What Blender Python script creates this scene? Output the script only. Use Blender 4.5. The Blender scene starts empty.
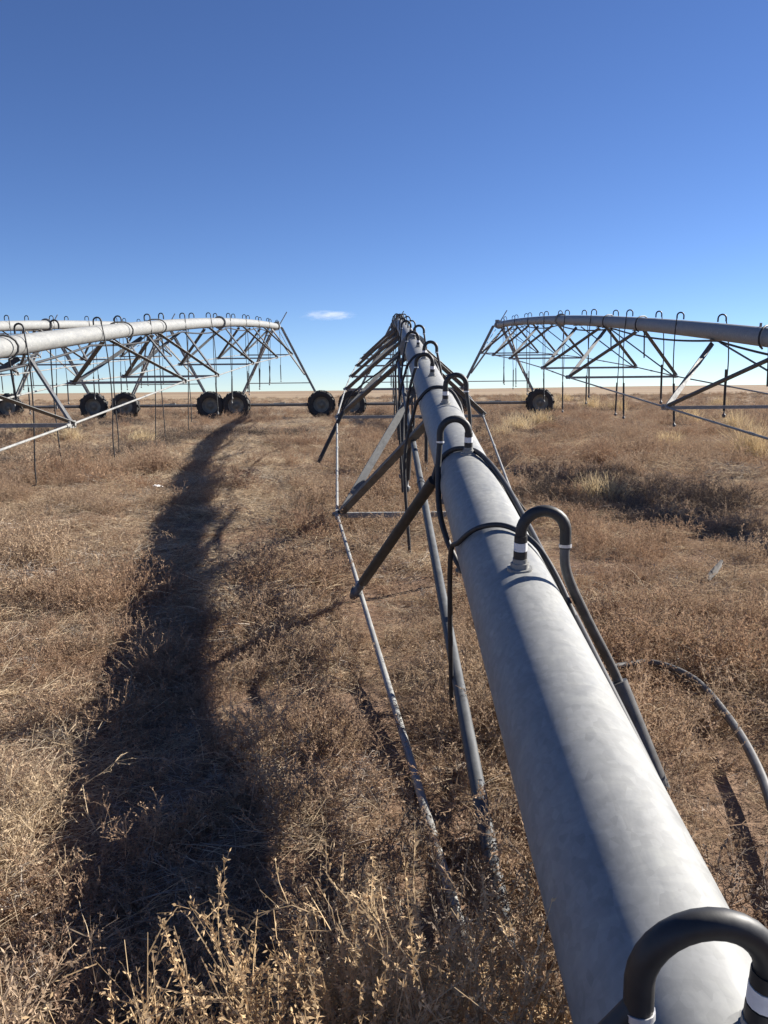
import bpy, math, random
import numpy as np
from mathutils import Vector, Matrix

rnd = random.Random(7)
R = math.radians
scene = bpy.context.scene
COL = scene.collection
H = 1.20            # eye height
F = 828.0           # focal length in pixels of the 1024 px side
PITCH = math.atan(122 / F)

# ------------------------------------------------------------------ materials
def new_mat(name):
    m = bpy.data.materials.new(name); m.use_nodes = True
    nt = m.node_tree
    b = nt.nodes['Principled BSDF']
    return m, nt, b

def N(nt, kind, **kw):
    n = nt.nodes.new(kind)
    for k, v in kw.items():
        setattr(n, k, v)
    return n

def ramp(nt, stops, interp='LINEAR'):
    r = nt.nodes.new('ShaderNodeValToRGB')
    cr = r.color_ramp; cr.interpolation = interp
    while len(cr.elements) < len(stops): cr.elements.new(0.5)
    for e, (p, c) in zip(cr.elements, stops):
        e.position = p; e.color = (*c, 1) if len(c) == 3 else c
    return r

def noise(nt, vec, scale, detail=4, rough=0.55, dist=0.0):
    n = nt.nodes.new('ShaderNodeTexNoise')
    n.inputs['Scale'].default_value = scale; n.inputs['Detail'].default_value = detail
    n.inputs['Roughness'].default_value = rough; n.inputs['Distortion'].default_value = dist
    if vec is not None: nt.links.new(vec, n.inputs['Vector'])
    return n

def mixc(nt, a, b, fac, mode='MIX'):
    m = nt.nodes.new('ShaderNodeMix'); m.data_type = 'RGBA'; m.blend_type = mode
    def put(sock, v):
        if hasattr(v, 'node'): nt.links.new(v, sock)
        elif isinstance(v, (int, float)): sock.default_value = v
        else: sock.default_value = (*v, 1)
    put(m.inputs['Factor'], fac); put(m.inputs['A'], a); put(m.inputs['B'], b)
    return m.outputs['Result']

def mapping(nt, src, scale=(1, 1, 1), rot=(0, 0, 0)):
    mp = nt.nodes.new('ShaderNodeMapping')
    mp.inputs['Scale'].default_value = scale; mp.inputs['Rotation'].default_value = rot
    nt.links.new(src, mp.inputs['Vector'])
    return mp.outputs['Vector']

def bump(nt, b, h, strength, dist):
    bp = nt.nodes.new('ShaderNodeBump')
    bp.inputs['Strength'].default_value = strength; bp.inputs['Distance'].default_value = dist
    nt.links.new(h, bp.inputs['Height']); nt.links.new(bp.outputs['Normal'], b.inputs['Normal'])

def galvanised(name, lo, hi, metallic=0.35, rough=0.42):
    m, nt, b = new_mat(name)
    tc = N(nt, 'ShaderNodeTexCoord')
    v = mapping(nt, tc.outputs['Object'], (6, 2.0, 6), (0, 0, 0.5))
    n1 = noise(nt, v, 2.2, 6, 0.6, 1.2)
    v2 = mapping(nt, tc.outputs['Object'], (40, 26, 40), (0.3, 0.2, 0.5))
    vo = N(nt, 'ShaderNodeTexVoronoi'); nt.links.new(v2, vo.inputs['Vector']); vo.inputs['Scale'].default_value = 2.0
    r1 = ramp(nt, [(0.28, lo), (0.72, hi)]); nt.links.new(n1.outputs['Fac'], r1.inputs['Fac'])
    sp = ramp(nt, [(0.0, (0.84,) * 3), (1.0, (1.12,) * 3)]); nt.links.new(vo.outputs['Color'], sp.inputs['Fac'])
    c = mixc(nt, r1.outputs['Color'], sp.outputs['Color'], 0.75, 'MULTIPLY')
    n6 = noise(nt, mapping(nt, tc.outputs['Object'], (11, 24, 14), (0.5, 0.35, 0.75)), 1.0, 7, 0.68, 1.1)     # drawn, diagonal bath marks
    s6 = ramp(nt, [(0.34, (0.89, 0.895, 0.89)), (0.50, (1.0,) * 3), (0.66, (1.14, 1.14, 1.10))]); nt.links.new(n6.outputs['Fac'], s6.inputs['Fac'])
    c = mixc(nt, c, s6.outputs['Color'], 0.85, 'MULTIPLY')
    vs3 = N(nt, 'ShaderNodeTexVoronoi'); nt.links.new(mapping(nt, tc.outputs['Object'], (1.3, 0.8, 1.3)), vs3.inputs['Vector']); vs3.inputs['Scale'].default_value = 13.0
    ds3 = ramp(nt, [(0.12, (1, 1, 1)), (0.24, (0, 0, 0))]); nt.links.new(vs3.outputs['Distance'], ds3.inputs['Fac'])
    pk3 = ramp(nt, [(0.70, (0, 0, 0)), (0.74, (1, 1, 1))]); nt.links.new(vs3.outputs['Color'], pk3.inputs['Fac'])
    c = mixc(nt, c, tuple(x * 1.35 for x in hi), mixc(nt, (0, 0, 0), mixc(nt, ds3.outputs['Color'], pk3.outputs['Color'], 1.0, 'MULTIPLY'), 0.55))
    n3 = noise(nt, tc.outputs['Object'], 7.0, 5, 0.7)
    st = ramp(nt, [(0.62, (0, 0, 0)), (0.74, (1, 1, 1))]); nt.links.new(n3.outputs['Fac'], st.inputs['Fac'])
    c = mixc(nt, c, tuple(min(1, x * 1.22) for x in hi), mixc(nt, (0, 0, 0), st.outputs['Color'], 0.45))
    # thin dust and dirt flecks
    n4 = noise(nt, tc.outputs['Object'], 38.0, 3, 0.6)
    dt = ramp(nt, [(0.66, (0, 0, 0)), (0.78, (1, 1, 1))]); nt.links.new(n4.outputs['Fac'], dt.inputs['Fac'])
    c = mixc(nt, c, (0.20, 0.16, 0.12), mixc(nt, (0, 0, 0), dt.outputs['Color'], 0.35))
    nt.links.new(c, b.inputs['Base Color'])
    b.inputs['Metallic'].default_value = metallic; b.inputs['Specular IOR Level'].default_value = 0.25
    rr = ramp(nt, [(0.3, (rough - 0.08,) * 3), (0.7, (rough + 0.15,) * 3)]); nt.links.new(n1.outputs['Fac'], rr.inputs['Fac'])
    nt.links.new(rr.outputs['Color'], b.inputs['Roughness'])
    bump(nt, b, n1.outputs['Fac'], 0.12, 0.004)
    return m

def plain(name, col, rough=0.5, metallic=0.0, var=0.25, scale=20.0):
    m, nt, b = new_mat(name)
    tc = N(nt, 'ShaderNodeTexCoord')
    n1 = noise(nt, tc.outputs['Object'], scale, 5, 0.6)
    r1 = ramp(nt, [(0.3, tuple(c * (1 - var) for c in col)), (0.7, tuple(min(1, c * (1 + var)) for c in col))])
    nt.links.new(n1.outputs['Fac'], r1.inputs['Fac']); nt.links.new(r1.outputs['Color'], b.inputs['Base Color'])
    b.inputs['Roughness'].default_value = rough; b.inputs['Metallic'].default_value = metallic
    bump(nt, b, n1.outputs['Fac'], 0.15, 0.003)
    return m

M = {}
M['pipe'] = galvanised('galvanised_pipe', (0.212, 0.216, 0.214), (0.275, 0.277, 0.268), 0.0, 0.55)
M['steel'] = galvanised('galvanised_steel', (0.20, 0.20, 0.194), (0.31, 0.31, 0.298), 0.0, 0.5)
M['brace'] = galvanised('shade_darkened_brace_steel', (0.082, 0.084, 0.086), (0.150, 0.152, 0.152), 0.0, 0.5)  # galvanised steel colour darkened to carry the shade on the braces
M['rubber'] = plain('black_rubber', (0.020, 0.020, 0.021), 0.55, 0, 0.35, 30)
M['hose'] = plain('black_hose', (0.022, 0.022, 0.024), 0.55, 0, 0.3, 40)
M['dusty_hose'] = plain('dusty_hose', (0.075, 0.072, 0.07), 0.5, 0, 0.4, 30)
M['tyre'] = plain('tyre_rubber', (0.03, 0.028, 0.026), 0.75, 0, 0.4, 12)
M['rim'] = plain('wheel_rim', (0.17, 0.165, 0.135), 0.6, 0.1, 0.3, 6)
M['clamp'] = plain('steel_clamp', (0.62, 0.62, 0.62), 0.35, 0.4, 0.15, 60)
M['band'] = plain('white_band', (0.72, 0.72, 0.72), 0.5, 0.0, 0.1, 60)
M['dark_steel'] = plain('dark_steel', (0.10, 0.10, 0.10), 0.5, 0.3, 0.3, 15)
M['box'] = plain('painted_gearbox', (0.16, 0.17, 0.16), 0.5, 0.1, 0.3, 15)

def plant_mat(name, cols, patch=None, patch_scale=0.45, transl=0.3):
    """dry plant tissue: one of several tones per plant, drifting in patches over the field"""
    m, nt, b = new_mat(name)
    out = nt.nodes['Material Output']; nt.nodes.remove(b)
    oi = N(nt, 'ShaderNodeObjectInfo')
    r1 = ramp(nt, [(i / max(1, len(cols) - 1), c) for i, c in enumerate(cols)])
    nt.links.new(oi.outputs['Random'], r1.inputs['Fac'])
    c = r1.outputs['Color']
    geo = N(nt, 'ShaderNodeNewGeometry')
    if patch:
        n1 = noise(nt, geo.outputs['Position'], patch_scale, 3, 0.6)
        rp = ramp(nt, [(0.42, (0, 0, 0)), (0.62, (1, 1, 1))]); nt.links.new(n1.outputs['Fac'], rp.inputs['Fac'])
        c = mixc(nt, c, patch, mixc(nt, (0, 0, 0), rp.outputs['Color'], 0.6))
    n2 = noise(nt, geo.outputs['Position'], 35.0, 2, 0.6)
    rv = ramp(nt, [(0.3, (0.62,) * 3), (0.7, (1.3,) * 3)]); nt.links.new(n2.outputs['Fac'], rv.inputs['Fac'])
    c = mixc(nt, c, rv.outputs['Color'], 1.0, 'MULTIPLY')
    d = N(nt, 'ShaderNodeBsdfDiffuse'); t = N(nt, 'ShaderNodeBsdfTranslucent')
    mx = N(nt, 'ShaderNodeMixShader'); mx.inputs[0].default_value = transl
    nt.links.new(c, d.inputs['Color']); nt.links.new(c, t.inputs['Color'])
    nt.links.new(d.outputs[0], mx.inputs[1]); nt.links.new(t.outputs[0], mx.inputs[2])
    nt.links.new(mx.outputs[0], out.inputs['Surface'])
    return m

M['kochia'] = plant_mat('rust_weed', [(0.33, 0.21, 0.135), (0.42, 0.295, 0.20), (0.27, 0.175, 0.12), (0.49, 0.37, 0.26)], (0.44, 0.345, 0.245))
M['straw'] = plant_mat('straw', [(0.57, 0.46, 0.32), (0.52, 0.40, 0.265), (0.63, 0.54, 0.41)], (0.52, 0.42, 0.30))
M['brush'] = plant_mat('dark_brush', [(0.16, 0.13, 0.105), (0.23, 0.185, 0.15), (0.12, 0.096, 0.08)], None, 0.4, 0.0)  # field brush tone; also darkens weeds by the pipe in place of shade
M['twig'] = plant_mat('grey_twig', [(0.33, 0.28, 0.235), (0.44, 0.39, 0.335), (0.25, 0.205, 0.17)], None, 0.4, 0.0)
M['litter'] = plant_mat('leaf_litter', [(0.29, 0.195, 0.13), (0.40, 0.29, 0.195), (0.23, 0.16, 0.115)], (0.42, 0.33, 0.24))
M['thistle'] = plant_mat('pale_thistle', [(0.52, 0.37, 0.215), (0.57, 0.43, 0.27)], None, 0.4, 0.3)
M['bunch'] = plant_mat('pale_bunchgrass', [(0.62, 0.49, 0.30), (0.56, 0.43, 0.25), (0.66, 0.54, 0.35)], None, 0.4, 0.3)
M['tube'] = galvanised('dull_steel_tube', (0.055, 0.058, 0.062), (0.10, 0.104, 0.11), 0.0, 0.5)
M['wood'] = plain('weathered_wood', (0.062, 0.054, 0.048), 0.85, 0, 0.35, 14)
M['scrap'] = plain('white_scrap', (0.75, 0.74, 0.72), 0.6, 0, 0.1, 14)

def ground_mat():
    m, nt, b = new_mat('dry_field_soil')
    geo = N(nt, 'ShaderNodeNewGeometry')
    P = geo.outputs['Position']
    n1 = noise(nt, P, 0.5, 8, 0.65)
    r1 = ramp(nt, [(0.3, (0.13, 0.08, 0.054)), (0.5, (0.19, 0.122, 0.082)), (0.7, (0.27, 0.19, 0.13))])
    nt.links.new(n1.outputs['Fac'], r1.inputs['Fac'])
    n2 = noise(nt, P, 18.0, 6, 0.7)
    r2 = ramp(nt, [(0.3, (0.5,) * 3), (0.7, (1.45,) * 3)]); nt.links.new(n2.outputs['Fac'], r2.inputs['Fac'])
    near = mixc(nt, r1.outputs['Color'], r2.outputs['Color'], 1.0, 'MULTIPLY')
    # far fields: strips of pale grass, brown stubble and reddish soil
    mp = mapping(nt, P, (0.0028, 0.011, 1))
    n3 = noise(nt, mp, 1.0, 6, 0.6, 0.4)
    r3 = ramp(nt, [(0.36, (0.19, 0.13, 0.09)), (0.45, (0.26, 0.185, 0.125)), (0.53, (0.33, 0.255, 0.17)), (0.64, (0.21, 0.145, 0.105))])
    nt.links.new(n3.outputs['Fac'], r3.inputs['Fac'])
    n4 = noise(nt, mapping(nt, P, (0.12, 0.35, 1)), 1.0, 7, 0.7)
    r4 = ramp(nt, [(0.3, (0.72,) * 3), (0.7, (1.25,) * 3)]); nt.links.new(n4.outputs['Fac'], r4.inputs['Fac'])
    far = mixc(nt, r3.outputs['Color'], r4.outputs['Color'], 1.0, 'MULTIPLY')
    sx = N(nt, 'ShaderNodeSeparateXYZ'); nt.links.new(P, sx.inputs[0])
    mr = N(nt, 'ShaderNodeMapRange'); mr.inputs['From Min'].default_value = 35; mr.inputs['From Max'].default_value = 110
    nt.links.new(sx.outputs['Y'], mr.inputs['Value'])
    c = mixc(nt, near, far, mr.outputs['Result'])
    nt.links.new(c, b.inputs['Base Color']); b.inputs['Roughness'].default_value = 0.95
    b.inputs['Specular IOR Level'].default_value = 0.1
    bump(nt, b, n2.outputs['Fac'], 0.6, 0.03)
    return m
M['ground'] = ground_mat()

# ------------------------------------------------------------------ mesh helpers
class MB:
    def __init__(s): s.v = []; s.f = []; s.sm = []
    def add(s, verts, faces, smooth=False):
        o = len(s.v); s.v += [tuple(p) for p in verts]
        s.f += [tuple(o + i for i in f) for f in faces]; s.sm += [smooth] * len(faces)
    def build(s, name, mat, parent=None):
        me = bpy.data.meshes.new(name); me.from_pydata(s.v, [], s.f)
        me.polygons.foreach_set('use_smooth', s.sm); me.materials.append(mat); me.update()
        o = bpy.data.objects.new(name, me); COL.objects.link(o)
        if parent: o.parent = parent
        return o
    def box(s, c, size, rot=None):
        sx, sy, sz = [q / 2 for q in size]
        vs = [Vector((x, y, z)) for x in (-sx, sx) for y in (-sy, sy) for z in (-sz, sz)]
        if rot is not None: vs = [rot @ v for v in vs]
        c = Vector(c)
        s.add([v + c for v in vs], [(0, 1, 3, 2), (4, 6, 7, 5), (0, 4, 5, 1), (2, 3, 7, 6), (0, 2, 6, 4), (1, 5, 7, 3)])
    def tube(s, pts, rad, sides=10, caps=True):
        pts = [Vector(p) for p in pts]; n = len(pts)
        rads = rad if isinstance(rad, (list, tuple)) else [rad] * n
        tans = []
        for i in range(n):
            a = pts[max(0, i - 1)]; b = pts[min(n - 1, i + 1)]
            t = (b - a); t = t.normalized() if t.length > 1e-9 else Vector((0, 1, 0)); tans.append(t)
        up = Vector((0, 0, 1)) if abs(tans[0].z) < 0.9 else Vector((1, 0, 0))
        nrm = (up - tans[0] * up.dot(tans[0])).normalized()
        vs = []
        for i in range(n):
            nrm = (nrm - tans[i] * nrm.dot(tans[i]))
            nrm = nrm.normalized() if nrm.length > 1e-6 else Vector((1, 0, 0))
            bn = tans[i].cross(nrm)
            for k in range(sides):
                a = 2 * math.pi * k / sides
                vs.append(pts[i] + (nrm * math.cos(a) + bn * math.sin(a)) * rads[i])
        fs = []
        for i in range(n - 1):
            for k in range(sides):
                k2 = (k + 1) % sides
                fs.append((i * sides + k, i * sides + k2, (i + 1) * sides + k2, (i + 1) * sides + k))
        s.add(vs, fs, True)
        if caps:
            s.add([vs[k] for k in range(sides)], [tuple(range(sides))[::-1]])
            s.add([vs[(n - 1) * sides + k] for k in range(sides)], [tuple(range(sides))])
    def angle(s, a, b, w=0.06, t=0.006, ref=Vector((0, 0, 1)), flip=1, w2=None):
        """an L section bar from a to b"""
        a = Vector(a); b = Vector(b); d = (b - a).normalized()
        x = (ref - d * ref.dot(d)).normalized(); y = d.cross(x) * flip
        w2 = w2 or w; prof = [(0, 0), (w, 0), (w, t), (t, t), (t, w2), (0, w2)]
        vs = [p + x * u + y * v for p in (a, b) for u, v in prof]
        n = 6
        fs = [(i, (i + 1) % n, n + (i + 1) % n, n + i) for i in range(n)]
        fs += [(0, 5, 4, 3), (0, 3, 2, 1), (6, 9, 10, 11), (6, 7, 8, 9)]
        s.add(vs, fs)
    def bar(s, a, b, w, h, ref=Vector((0, 0, 1))):
        a = Vector(a); b = Vector(b); d = b - a
        y = d.normalized(); z = (ref - y * ref.dot(y)).normalized(); x = y.cross(z)
        rot = Matrix((x, y, z)).transposed()
        s.box((a + b) / 2, (w, d.length, h), rot)
    def lathe(s, prof, segs, centre, smooth=True):
        """profile (radius, offset along y), spun about the y axis"""
        n = len(prof); vs = []; c = Vector(centre)
        for k in range(segs):
            a = 2 * math.pi * k / segs
            for r, o in prof: vs.append(c + Vector((r * math.cos(a), o, r * math.sin(a))))
        fs = []
        for k in range(segs):
            k2 = (k + 1) % segs
            for i in range(n - 1): fs.append((k * n + i, k * n + i + 1, k2 * n + i + 1, k2 * n + i))
        s.add(vs, fs, smooth)

def tag(o, label=None, cat=None, group=None, kind=None):
    if label: o['label'] = label
    if cat: o['category'] = cat
    if group: o['group'] = group
    if kind: o['kind'] = kind
    return o

def empty(name, loc=(0, 0, 0)):
    o = bpy.data.objects.new(name, None); o.empty_display_size = 0.3; o.location = loc; COL.objects.link(o)
    return o

def smooth_path(ctrl, per=6):
    P = [Vector(p) for p in ctrl]; P = [P[0] * 2 - P[1]] + P + [P[-1] * 2 - P[-2]]
    out = []
    for i in range(1, len(P) - 2):
        for k in range(per):
            t = k / per
            out.append(0.5 * ((2 * P[i]) + (P[i + 1] - P[i - 1]) * t + (2 * P[i - 1] - 5 * P[i] + 4 * P[i + 1] - P[i + 2]) * t * t
                              + (3 * P[i] - P[i - 1] - 3 * P[i + 1] + P[i + 2]) * t ** 3))
    out.append(P[-2]); return out

def gz(x, y):
    """height of the field"""
    near = 1.0 / (1.0 + (math.hypot(x, y) / 60.0) ** 2)
    z = (0.028 * math.sin(x * 1.3 + 0.4 * y + 1.0) * math.sin(y * 0.9 + 0.3) + 0.018 * math.sin(2.7 * x - 1.9 * y)
         + 0.012 * math.sin(4.6 * x + 3.3 * y + 2)) * near
    r = max(0.0, y - 500.0)
    z += 7.5 * (1 - math.exp(-(r / 1500.0) ** 2)) * (0.5 + 0.5 * math.tanh((x - 0.15 * y) / 500.0))
    return z

def ground_at(px, py):
    """point of the field that lies in the direction of a pixel of the photo"""
    ay = (py - 512) / F; ax = (px - 384) / F
    c, s = math.cos(PITCH), math.sin(PITCH)
    dy = c - ay * s; dz = -s - ay * c
    t = -H / dz
    return Vector((ax * t, dy * t, 0))

# ------------------------------------------------------------------ ground
def axis(lo, hi, fine_lo, fine_hi, step):
    a = list(np.arange(fine_lo, fine_hi + 1e-6, step))
    s = step; x = fine_hi
    while x < hi: s *= 1.22; x += s; a.append(min(x, hi))
    s = step; x = fine_lo
    while x > lo: s *= 1.22; x -= s; a.insert(0, max(x, lo))
    return a
xs = axis(-6000, 6000, -14, 14, 0.25); ys = axis(-200, 9000, -3, 34, 0.25)
g = MB()
vs = [(x, y, gz(x, y)) for y in ys for x in xs]
nx = len(xs)
fs = [(j * nx + i, j * nx + i + 1, (j + 1) * nx + i + 1, (j + 1) * nx + i) for j in range(len(ys) - 1) for i in range(nx - 1)]
g.add(vs, fs, True)
tag(g.build('ground', M['ground']), kind='structure', label='dry brown field of weeds and soil reaching the flat horizon')

# ------------------------------------------------------------------ irrigation spans
PR = 0.125          # pipe radius
TOWER_Y = 36.8
WHEEL_R = 0.62

class Span:
    def __init__(s, x0, x1, a0, a1, a2, w, stations, first, y0=-0.9, drop=None):
        s.drop = drop or [1.15] * len(stations)
        s.x0, s.x1, s.a, s.w, s.st, s.first, s.y0 = x0, x1, (a0, a1, a2), w, stations, first, y0
    def c(s, d):
        return Vector((s.x0 + (s.x1 - s.x0) * d / TOWER_Y, d, H + s.a[0] + s.a[1] * d + s.a[2] * d * d))
    def frame(s, d):
        t = (s.c(d + 0.05) - s.c(d - 0.05)).normalized()
        side = t.cross(Vector((0, 0, 1))).normalized(); up = side.cross(t)
        return s.c(d), t, side, up

def make_wheel(root, cx, cy):
    w = MB(); 
    prof = [(0.34, -0.13), (0.42, -0.165), (0.52, -0.165), (0.575, -0.135), (0.59, 0), (0.575, 0.135), (0.52, 0.165), (0.42, 0.165), (0.34, 0.13)]
    hub = empty('wheel', (cx, cy, WHEEL_R - 0.02)); hub.parent = root
    w.lathe(prof, 40, (0, 0, 0))
    for k in range(24):                      # tractor lugs
        a = 2 * math.pi * k / 24; sg = 1 if k % 2 else -1
        rot = Matrix.Rotation(-a, 3, 'Y') @ Matrix.Rotation(sg * 0.6, 3, 'X')
        w.box(Vector((0.592 * math.cos(a), sg * 0.075, 0.592 * math.sin(a))), (0.056, 0.19, 0.05), rot)
    w.build('tyre', M['tyre'], hub)
    r = MB()
    r.lathe([(0.355, -0.13), (0.33, -0.12), (0.31, -0.03), (0.12, -0.02), (0.11, -0.06), (0.0, -0.06)], 32, (0, 0, 0))
    r.lathe([(0.0, 0.08), (0.12, 0.06), (0.14, 0.0), (0.31, 0.01), (0.33, 0.11), (0.355, 0.13)], 32, (0, 0, 0))
    for k in range(8):
        a = 2 * math.pi * k / 8
        r.box(Vector((0.085 * math.cos(a), -0.068, 0.085 * math.sin(a))), (0.022, 0.02, 0.022))
    r.build('rim', M['rim'], hub)

def gooseneck(root, sp, d, sgn, detail, hang=True, ang=0.0, big=1.0):
    c, t, side, up = sp.frame(d)
    b = c + (up * math.cos(R(ang)) + side * math.sin(R(ang))) * PR
    jit = rnd.uniform(-0.25, 0.25) if detail < 2 else rnd.uniform(-0.08, 0.08)
    tr = 0.0155 if detail else 0.0128
    dirv = (side * sgn * math.cos(jit) + t * math.sin(jit))
    rr = (0.062 if detail else 0.056) * rnd.uniform(0.94, 1.08) * big; h0 = (0.102 if detail else 0.072) * (rnd.uniform(0.9, 1.12) if big == 1.0 else 0.86)
    path = [b + up * 0.012, b + up * h0]
    K = 14 if detail else 8
    for k in range(1, K + 1):
        a = math.pi * k / K
        path.append(b + up * (h0 + rr * math.sin(a)) + dirv * (rr - rr * math.cos(a)))
    end = path[-1] + Vector((0, 0, -0.045)); path.append(end)
    sides = 16 if detail else 8
    m = MB(); m.tube(path, tr, sides)
    gn = m.build('gooseneck', M['rubber'], root)
    if detail:
        q = MB(); q.tube([b - up * 0.01, b + up * 0.004], 0.034, 20); q.tube([b + up * 0.004, b + up * 0.018], 0.0255, 6); q.tube([b + up * 0.018, b + up * 0.03], 0.02, 14); q.build('outlet_nipple', M['steel'], gn)
        q = MB(); q.tube([b + up * 0.03, b + up * 0.05], 0.0185, 14); q.build('coupling', M['rubber'], gn)
        q = MB(); q.tube([b + up * 0.076, b + up * 0.094], 0.0178, 14); q.build('coupling', M['rubber'], gn)
        q = MB(); q.tube([b + up * 0.052, b + up * 0.075], 0.0182, 14); q.build('hose_band', M['band'], gn)
        q = MB(); q.tube([end + Vector((0, 0, 0.012)), end + Vector((0, 0, 0.004))], 0.0172, 14); q.build('hose_clamp', M['clamp'], gn)
    if not hang: return end
    # hanging drop hose with its weight and sprinkler
    e = end + dirv * 0.012
    L = min(2.5, e.z - rnd.uniform(*sp.zb)) if d < 21 or sp.heavy else min(2.4, e.z - rnd.uniform(0.3, 1.0))
    sway = Vector((rnd.uniform(-0.12, 0.12), rnd.uniform(-0.25, 0.25), 0))
    zg = gz(e.x, e.y) + 0.03
    pts = [end + Vector((0, 0, 0.02))]
    free = min(L, e.z - zg)
    bow = dirv * 0.05 + sway * 0.3
    n = 9
    for k in range(1, n + 1):
        f = k / n
        pts.append(Vector((e.x, e.y, e.z - free * f)) + bow * math.sin(math.pi * min(1, f * 1.2)) * 0.7 + sway * f * f * 0.55)
    rest = L - free
    if detail: rest = 0
    if rest > 0.12:                           # the rest lies on the field
        ang = rnd.uniform(0, 6.28); p = pts[-1].copy(); v = Vector((math.cos(ang), math.sin(ang), 0))
        v.y = -abs(v.y)
        pts[-1].z += 0.04
        for k in range(1, 7):
            ang2 = k * 0.12 * sp_sign(sgn)
            vv = Matrix.Rotation(ang2, 3, 'Z') @ v
            p = p + vv * min(rest, 1.2) / 6; pts.append(Vector((p.x, p.y, gz(p.x, p.y) + 0.045)))
    hs = MB(); hs.tube(smooth_path(pts, 3), 0.0115 if detail else 0.0098, 10 if detail else 6)
    ho = hs.build('drop_hose', M['hose'], root)
    if rest <= 0.5 and (sp.heavy or d > 21):
        # thick weight sleeve over the last stretch
        top = pts[n] + (pts[n - 2] - pts[n]).normalized() * min(0.62, free * 0.5)
        q = MB(); q.tube([top, pts[n]], 0.024 if detail else 0.0195, 10 if detail else 7); q.build('hose_weight', M['rubber'], ho)
        q = MB(); dn = (pts[n] - top).normalized()
        q.tube([pts[n], pts[n] + dn * 0.05, pts[n] + dn * 0.06, pts[n] + dn * 0.1], [0.013, 0.013, 0.03, 0.022], 8)
        q.build('sprinkler', M['dark_steel'], ho)
    return end

def sp_sign(s): return 1 if s > 0 else -1

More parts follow.
